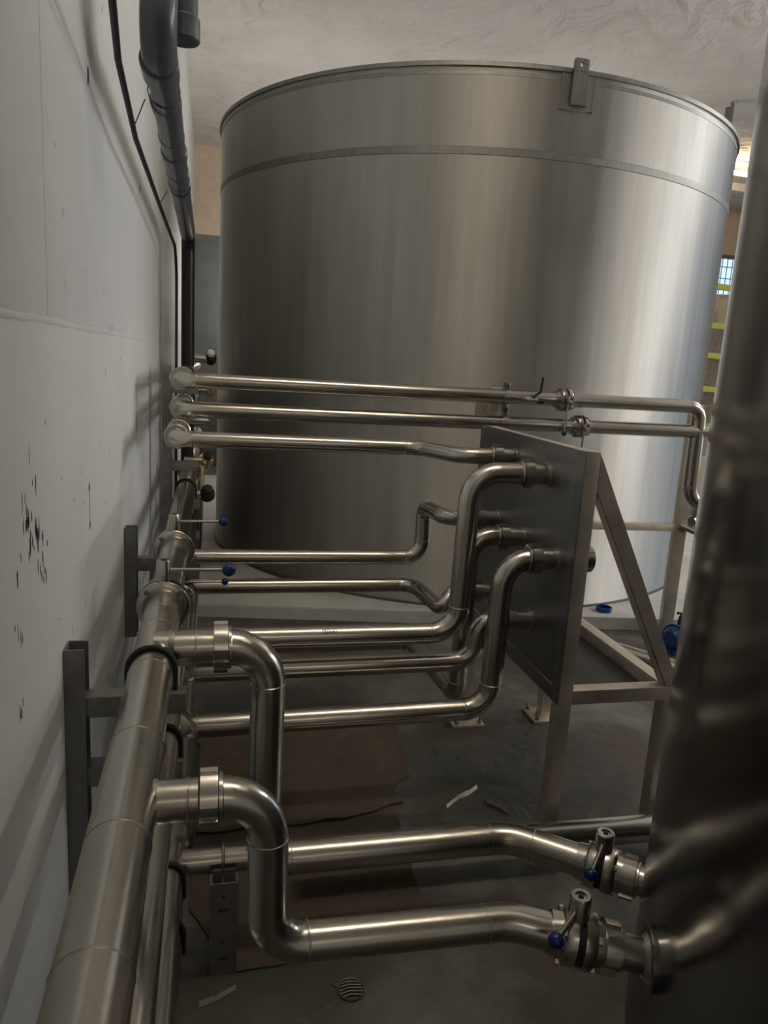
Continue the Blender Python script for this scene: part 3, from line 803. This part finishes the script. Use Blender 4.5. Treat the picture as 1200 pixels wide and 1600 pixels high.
# ------------------------------------------------------------------ drain pipe and cable on the wall
t = thing('drain_pipe', 'dark grey plastic drain pipe sloping high along the left wall, then dropping black', 'pipe', (0.2, 2.0, 2.36))
PW = 0.190
def dz(y): return 2.365 - max(0, y-2.4)*0.028
bm = new_bm(); tube(bm, [(PW+0.005, 2.28, 2.365), (PW, 3.1, dz(3.1)), (PW, 4.85, dz(4.85))], 0.044, 0, 32); link('pipe_tube', bm, 'pvc', t)
bm = new_bm(); tube(bm, [(PW+0.004, 2.40, 2.366), (PW+0.004, 2.17, 2.372), (PW+0.02, 2.19, 2.80)], 0.047, 0.085, 32); link('elbow', bm, 'pvc', t)
bm = new_bm(); tube(bm, [(PW+0.0, 2.30, 2.66), (PW+0.062, 2.30, 2.655), (PW+0.062, 2.30, 2.44)], 0.040, 0.055, 28); el = link('elbow', bm, 'pvc', t)
bm = new_bm(); disc(bm, 0.046, -0.03, 0.03, (PW+0.062, 2.30, 2.455), (0, 0, 1), 28, ch=0.004); link('socket', bm, 'pvc', el)
for y, r, h in ((2.33, 0.052, 0.05), (2.62, 0.0485, 0.03), (2.95, 0.0465, 0.012), (3.16, 0.049, 0.035), (3.42, 0.0465, 0.012), (3.62, 0.0485, 0.03), (4.1, 0.0455, 0.012)):
    bm = new_bm(); disc(bm, r, -h, h, (PW, y, dz(y)), (0, 1, -0.028), 32, ri=0.042, ch=0.004); link('socket', bm, 'pvc', t)
bm = new_bm(); tube(bm, [(PW, 4.80, dz(4.8)), (PW, 4.93, dz(4.93)), (PW+0.005, 4.93, 0.09)], 0.040, 0.10, 28); link('drop_tube', bm, 'black_pvc', t)
for z in (1.70, 1.1):
    bm = new_bm(); disc(bm, 0.0425, -0.006, 0.006, (PW+0.004, 4.93, z), (0, 0, 1), 28, ri=0.039); link('pipe_clip', bm, 'rubber', t)
bm = new_bm(); tube(bm, [(0.150, 1.55, 2.30), (0.112, 2.05, 2.275), (0.10, 2.6, 2.24), (0.105, 3.6, 2.23), (0.125, 4.6, 2.19), (0.125, 4.86, 2.10), (0.125, 4.9, 0.09)], 0.0085, 0.25, 12)
cb = link('cable', bm, 'rubber', None); tag(cb, 'thin black cable sagging beside the grey drain pipe on the wall', 'cable')
for y in (2.5, 3.66):
    bm = new_bm(); lathe(bm, [(0.0455, -0.003), (0.0485, -0.003), (0.0485, 0.003), (0.0455, 0.003), (0.0455, -0.003)], (PW, y+0.02, dz(y)), (0, 1, 0), 28)
    beam(bm, (PW-0.055, y+0.02, dz(y)-0.03), (0.098, y+0.01, 2.235), 0.007, 0.003)
    link('cable_tie', bm, 'rubber', cb)

# ------------------------------------------------------------------ right background: post frame, pump, pipe, ring
t = thing('rack_post', 'square steel post with a side rail standing behind the connection panel', 'post', (3.2, 3.9, 0))
bm = new_bm(); beam(bm, (3.175, 3.92, 0.012), (3.175, 3.92, 1.47), 0.075, 0.055, up=(0.3, 1, 0), bevel=0.004); link('post', bm, 'frame', t)
bm = new_bm(); beam(bm, (3.13, 3.92, 0.715), (1.9, 3.92, 0.735), 0.05, 0.045, bevel=0.004); link('rail', bm, 'frame', t)
bm = new_bm(); box(bm, (3.06, 3.80, 0.0), (3.30, 4.0, 0.012), 0.002); link('foot_plate', bm, 'cast_blue', t)
bm = new_bm(); tube(bm, [(3.18, 3.87, 0.72), (3.28, 3.80, 0.68), (3.29, 3.80, 0.63)], 0.014, 0.02, 14); disc(bm, 0.026, -0.02, 0.02, (3.17, 3.88, 0.72), (1, -0.6, -0.3), 12); link('drain_cock', bm, 'polished', t)
bm = new_bm(); box(bm, (2.94, 3.45, 0.86), (2.99, 3.50, 0.92), 0.004); disc(bm, 0.026, 0, 0.05, (2.95, 3.46, 0.855), (-1, -0.3, 0), 14)
g = link('hose_cock', bm, 'polished', None); tag(g, 'small steel cock on the side of the dark right tank, halfway up', 'fitting')
bm = new_bm(); tube(bm, [(2.985, 3.475, 0.89), (2.985, 3.475, 0.70), (3.1, 3.44, 0.60), (3.1, 3.44, 0.0)], 0.012, 0.05, 12); link('hose', bm, 'rubber', g)

t = thing('pump', 'small blue pump with a black lever on the floor behind the right tank', 'pump', (3.08, 3.66, 0))
bm = new_bm(); lathe(bm, [(0, -0.09), (0.045, -0.085), (0.068, -0.06), (0.075, 0.0), (0.068, 0.06), (0.05, 0.085), (0, 0.09)], (3.09, 3.66, 0.10), (1, 0.35, 0), 28); link('pump_body', bm, 'cast_blue', t)
bm = new_bm(); lathe(bm, [(0.05, -0.01), (0.082, -0.01), (0.082, 0.008), (0.05, 0.008)], (3.055, 3.648, 0.10), (1, 0.35, 0), 28); link('pump_flange', bm, 'cast_blue', t)
bm = new_bm(); tube(bm, [(3.11, 3.67, 0.14), (3.11, 3.67, 0.20)], 0.03, 0, 18); link('outlet_neck', bm, 'cast_blue', t)
bm = new_bm(); box(bm, (3.09, 3.655, 0.195), (3.15, 3.69, 0.222), 0.006); tube(bm, [(3.10, 3.67, 0.215), (3.088, 3.668, 0.245), (3.06, 3.66, 0.25)], 0.008, 0.01, 10); link('lever', bm, 'rubber', t)
bm = new_bm(); box(bm, (3.03, 3.60, 0.0), (3.17, 3.72, 0.035), 0.004); link('pump_foot', bm, 'cast_blue', t)

pipe('floor_pipe', 'steel pipe lying diagonally on the floor behind the connection panel', [(2.30, 4.02, 0.062), (2.56, 3.70, 0.062), (2.93, 3.20, 0.062), (3.2, 2.9, 0.062)], 0.042, 0.1, beads=False)
bm = new_bm(); lathe(bm, [(0.050, 0), (0.052, 0.03), (0.046, 0.032), (0.044, 0.006), (0, 0.004)], (2.89, 4.19, 0.08), (0, 0, 1), 28)
tag(link('pipe_cap', bm, 'cap_blue', None), 'small blue plastic cap lying upside down in front of the large tank', 'cap')

# fence of yellow rails and wire mesh far behind, and the far post by the tank
t = thing('safety_fence', 'yellow railed wire mesh fence far behind, seen between the two tanks', 'fence', (7.65, 10.0, 0))
for z in (3.06, 2.50, 2.06, 1.56, 1.0):
    bm = new_bm(); beam(bm, (6.2, 10.0, z), (9.2, 10.0, z-0.10), 0.06, 0.085, bevel=0.006); link('rail', bm, 'yellow', t)
for x in (6.2, 8.7):
    bm = new_bm(); box(bm, (x-0.04, 10.02, 0), (x+0.04, 10.1, 3.2), 0.004); link('post', bm, 'yellow', t)
bm = new_bm()
for i in range(64):
    x = 6.2+3.0*i/63; beam(bm, (x, 10.04, 0.9), (x+0.30, 10.04, 2.50), 0.008, 0.008); beam(bm, (x, 10.05, 0.9), (x-0.30, 10.05, 2.50), 0.008, 0.008)
mo = link('wire_mesh', bm, 'mesh', t, smooth=False); mo['kind'] = 'stuff'
bm = new_bm(); box(bm, (7.93, 10.3, 0.0), (8.6, 10.7, 2.95), 0.01)
tag(link('tan_pillar', bm, 'tan', None), 'tan plastered pillar behind the yellow mesh fence', 'pillar')
t = thing('steel_upright', 'slim dark steel upright rising past the right rim of the large tank', 'post', (6.35, 8.45, 0))
bm = new_bm(); beam(bm, (6.37, 8.47, 0.02), (6.37, 8.47, 4.90), 0.075, 0.02, up=(-0.6, 0.8, 0), bevel=0.002); link('flange', bm, 'bracket', t)
bm = new_bm(); beam(bm, (6.345, 8.50, 0.02), (6.345, 8.50, 4.86), 0.015, 0.07, up=(-0.6, 0.8, 0), bevel=0.002); link('web', bm, 'bracket', t)

# lit battens; those behind the tank and the viewpoint are added
def batten(label, x, y, z, L, ang, watts, col, stand=False):
    t = thing('tube_batten', label, 'lamp', (x, y, z))
    c, s = math.cos(ang), math.sin(ang)
    a = Vector((x-c*L/2, y-s*L/2, z)); b = Vector((x+c*L/2, y+s*L/2, z))
    bm = new_bm(); beam(bm, a+Vector((0, 0, -0.045 if stand else 0.045)), b+Vector((0, 0, -0.045 if stand else 0.045)), 0.034, 0.03, bevel=0.004); link('housing', bm, 'white', t)
    bm = new_bm(); tube(bm, [a, b], 0.026, 0, 14); link('lit_tube', bm, emis('lit_tube', col, watts/(PI*2*PI*0.026*L)), t)
    for q in (0.2, 0.8):
        p = a.lerp(b, q); bm = new_bm()
        if stand: tube(bm, [p-Vector((0, 0, 0.02)), Vector((p.x, p.y, 0.08))], 0.016, 0, 10); link('pole', bm, 'bracket', t)
        else: tube(bm, [p+Vector((0, 0, 0.06)), Vector((p.x, p.y, 4.93))], 0.006, 0, 8); link('hanger', bm, 'bracket', t)
    return t
batten('lit tube lamp under the ceiling, glowing between the two tanks', 8.06, 10.5, 4.74, 0.9, 0.1, BACK_TUBE, (1.0, 0.78, 0.45))
for y, z, w in ((0.6, 3.4, 'middle height, nearest'), (2.6, 2.6, 'hung lowest'), (4.4, 4.2, 'hung highest')):
    batten('lit tube lamp over the open hall, '+w+' of the three', 7.2, y, z, 1.5, 1.4, HALL_TUBE, COOL)['group'] = 'tube lamps over the open hall'
for x in (1.35, 4.6):  # lamps added out of sight to brighten the ceiling
    batten('added unseen tube lamp on poles behind the large tank to brighten the ceiling, ' + ('left' if x < 3 else 'right') + ' one', x, 9.4, 2.3, 1.5, 0.0, CEILING_FILL_TUBE, COOL, True)['group'] = 'added lamps behind the large tank'
batten('added unseen fill tube lamp behind the viewpoint', 1.0, -4.3, 4.1, 1.5, 0.0, REAR_FILL_TUBE, WARM)  # added as weak fill, not a known lamp
batten('lit tube lamp high above the connection panel, out of view', 1.3, 1.7, 4.7, 1.6, 0.0, AISLE_TUBE, WARM)

# tall grey enclosure at the far left corner
t = thing('tall_enclosure', 'tall grey green enclosure in the far corner behind the large tank', 'enclosure', (0.25, 11.0, 0))
bm = new_bm(); box(bm, (0.07, 10.8, 0.0), (0.50, 11.3, 3.15), 0.05); link('body', bm, 'enclosure', t)
bm = new_bm(); box(bm, (0.06, 10.79, 3.10), (0.505, 11.31, 3.16), 0.01); link('lid', bm, 'enclosure', t)

# fittings seen past the tank's left edge, on the pipes at the wall
def side_valve(name, label, p, mats, body_r=0.035):
    t = thing(name, label, 'fitting', p)
    p = Vector(p)
    bm = new_bm(); tube(bm, [p+Vector((-0.14, 0, 0)), p], 0.026, 0, 18); link('stub', bm, 'polished', t)
    bm = new_bm(); lathe(bm, [(0, -0.03), (body_r*0.8, -0.03), (body_r, -0.015), (body_r, 0.02), (body_r*0.75, 0.035), (0, 0.035)], p, (0, -0.6, 0.8), 22); link('valve_body', bm, mats[0], t)
    bm = new_bm(); lathe(bm, [(0, 0.036), (body_r*0.7, 0.036), (body_r*0.7, 0.056), (body_r*0.5, 0.064), (0, 0.064)], p, (0, -0.6, 0.8), 22); link('valve_cap', bm, mats[1], t)
side_valve('corner_valve', 'white capped fitting behind the topmost pipe elbow at the wall', (0.335, 5.0, 1.56), ('rubber', 'white'))
side_valve('corner_valve', 'brass fitting between the first and second stacked pipe elbows', (0.335, 4.75, 1.37), ('brass', 'brass'), 0.03)
side_valve('corner_valve', 'small shiny fitting between the second and third stacked pipe elbows', (0.345, 4.75, 1.18), ('polished', 'polished'), 0.024)
side_valve('corner_valve', 'brass and black fitting just below the third stacked pipe elbow', (0.325, 4.6, 0.95), ('brass', 'rubber'), 0.04)
side_valve('corner_valve', 'black fitting beside the main pipe before the far lever valve', (0.325, 4.5, 0.76), ('rubber', 'rubber'), 0.045)

# ------------------------------------------------------------------ things on the floor
def sheet(name, label, pts, z, th, curl, seed):
    random.seed(seed)
    # finely cut edge
    edge = []
    for i in range(len(pts)):
        a, b = Vector((*pts[i], 0)), Vector((*pts[(i+1) % len(pts)], 0)); m = max(2, int((b-a).length/0.05))
        for k in range(m):
            p = a.lerp(b, k/m); edge.append((p.x+random.uniform(-curl, curl), p.y+random.uniform(-curl, curl)))
    bm = new_bm()
    cx = sum(p[0] for p in edge)/len(edge); cy = sum(p[1] for p in edge)/len(edge)
    def ring(f, lift, zz):
        return [bm.verts.new((cx+(x-cx)*f, cy+(y-cy)*f, zz+(random.uniform(0, lift)))) for x, y in edge]
    inner = ring(0.85, 0.002, z+th); rim = ring(1.0, curl*1.2, z+th); low = [bm.verts.new((v.co.x, v.co.y, v.co.z-th)) for v in rim]
    n = len(edge); c = bm.verts.new((cx, cy, z+th))
    for i in range(n):
        j = (i+1) % n
        bm.faces.new((c, inner[i], inner[j])); bm.faces.new((inner[i], rim[i], rim[j], inner[j])); bm.faces.new((rim[i], low[i], low[j], rim[j]))
    bm.faces.new(low[::-1])
    return tag(link(name, bm, 'cardboard', None), label, 'cardboard')
sheet('cardboard_sheet', 'brown cardboard sheet on the floor under the lowest pipes, nearer sheet', [(0.30, 2.35), (0.30, 1.93), (0.425, 1.69), (0.74, 1.705), (0.98, 1.80), (1.02, 2.36)], 0.0005, 0.003, 0.004, 1)
sheet('cardboard_sheet', 'brown cardboard sheet with a torn curled right edge, farther sheet', [(0.31, 2.95), (0.31, 2.29), (0.70, 2.275), (0.93, 2.32), (1.06, 2.37), (1.02, 2.46), (1.12, 2.54), (1.17, 2.95)], 0.006, 0.004, 0.009, 2)
def scrap(label, pts, w, seed):
    random.seed(seed); bm = new_bm(); prev = None
    P = fillet([(x, y, 0.006) for x, y in pts], 0.03)
    for i, p in enumerate(P):
        q = [bm.verts.new((p.x, p.y-w/2, 0.001)), bm.verts.new((p.x, p.y, 0.012+random.uniform(-0.004, 0.006))), bm.verts.new((p.x+0.004, p.y+w/2, 0.001))]
        if prev:
            for k in range(2): bm.faces.new((prev[k], prev[k+1], q[k+1], q[k]))
            bm.faces.new((prev[2], prev[0], q[0], q[2]))
        else: bm.faces.new(q)
        prev = q
    bm.faces.new(prev[::-1])
    tag(link('tape_scrap', bm, 'tape', None), label, 'scrap')
scrap('pale crumpled strip on the floor before the panel, left of a second strip', [(1.21, 2.33), (1.27, 2.38), (1.32, 2.40), (1.37, 2.44)], 0.022, 4)
scrap('second thin pale strip on the floor, nearest the panel post', [(1.37, 2.34), (1.41, 2.30), (1.43, 2.25)], 0.016, 5)
scrap('thin pale strip on the floor near the channel stand, at the bottom left', [(0.33, 1.60), (0.37, 1.612), (0.42, 1.64)], 0.008, 6)
# round drain cap with ribs
t = thing('floor_drain', 'small round dark metal drain grating in the floor at the bottom', 'drain', (0.714, 1.586, 0))
bm = new_bm(); lathe(bm, [(0.033, 0.0), (0.037, 0.0), (0.037, 0.005), (0.033, 0.004), (0.031, 0.001), (0, 0.001)], (0.714, 1.586, 0), (0, 0, 1), 32); link('drain_rim', bm, 'drain', t)
for i in range(5):
    o = -0.02+i*0.01; h = math.sqrt(0.031**2-o*o)
    bm = new_bm(); tube(bm, [(0.714-h, 1.586+o, 0.002), (0.714-h*0.2, 1.586+o+0.004, 0.005), (0.714+h, 1.586+o, 0.002)], 0.0022, 0.02, 8); link('drain_bar', bm, 'drain', t)
bm = new_bm(); prism(bm, [(0.664, 1.612), (0.69, 1.610), (0.684, 1.594)], 0.0, 0.003); link('drain_tab', bm, 'drain', t)
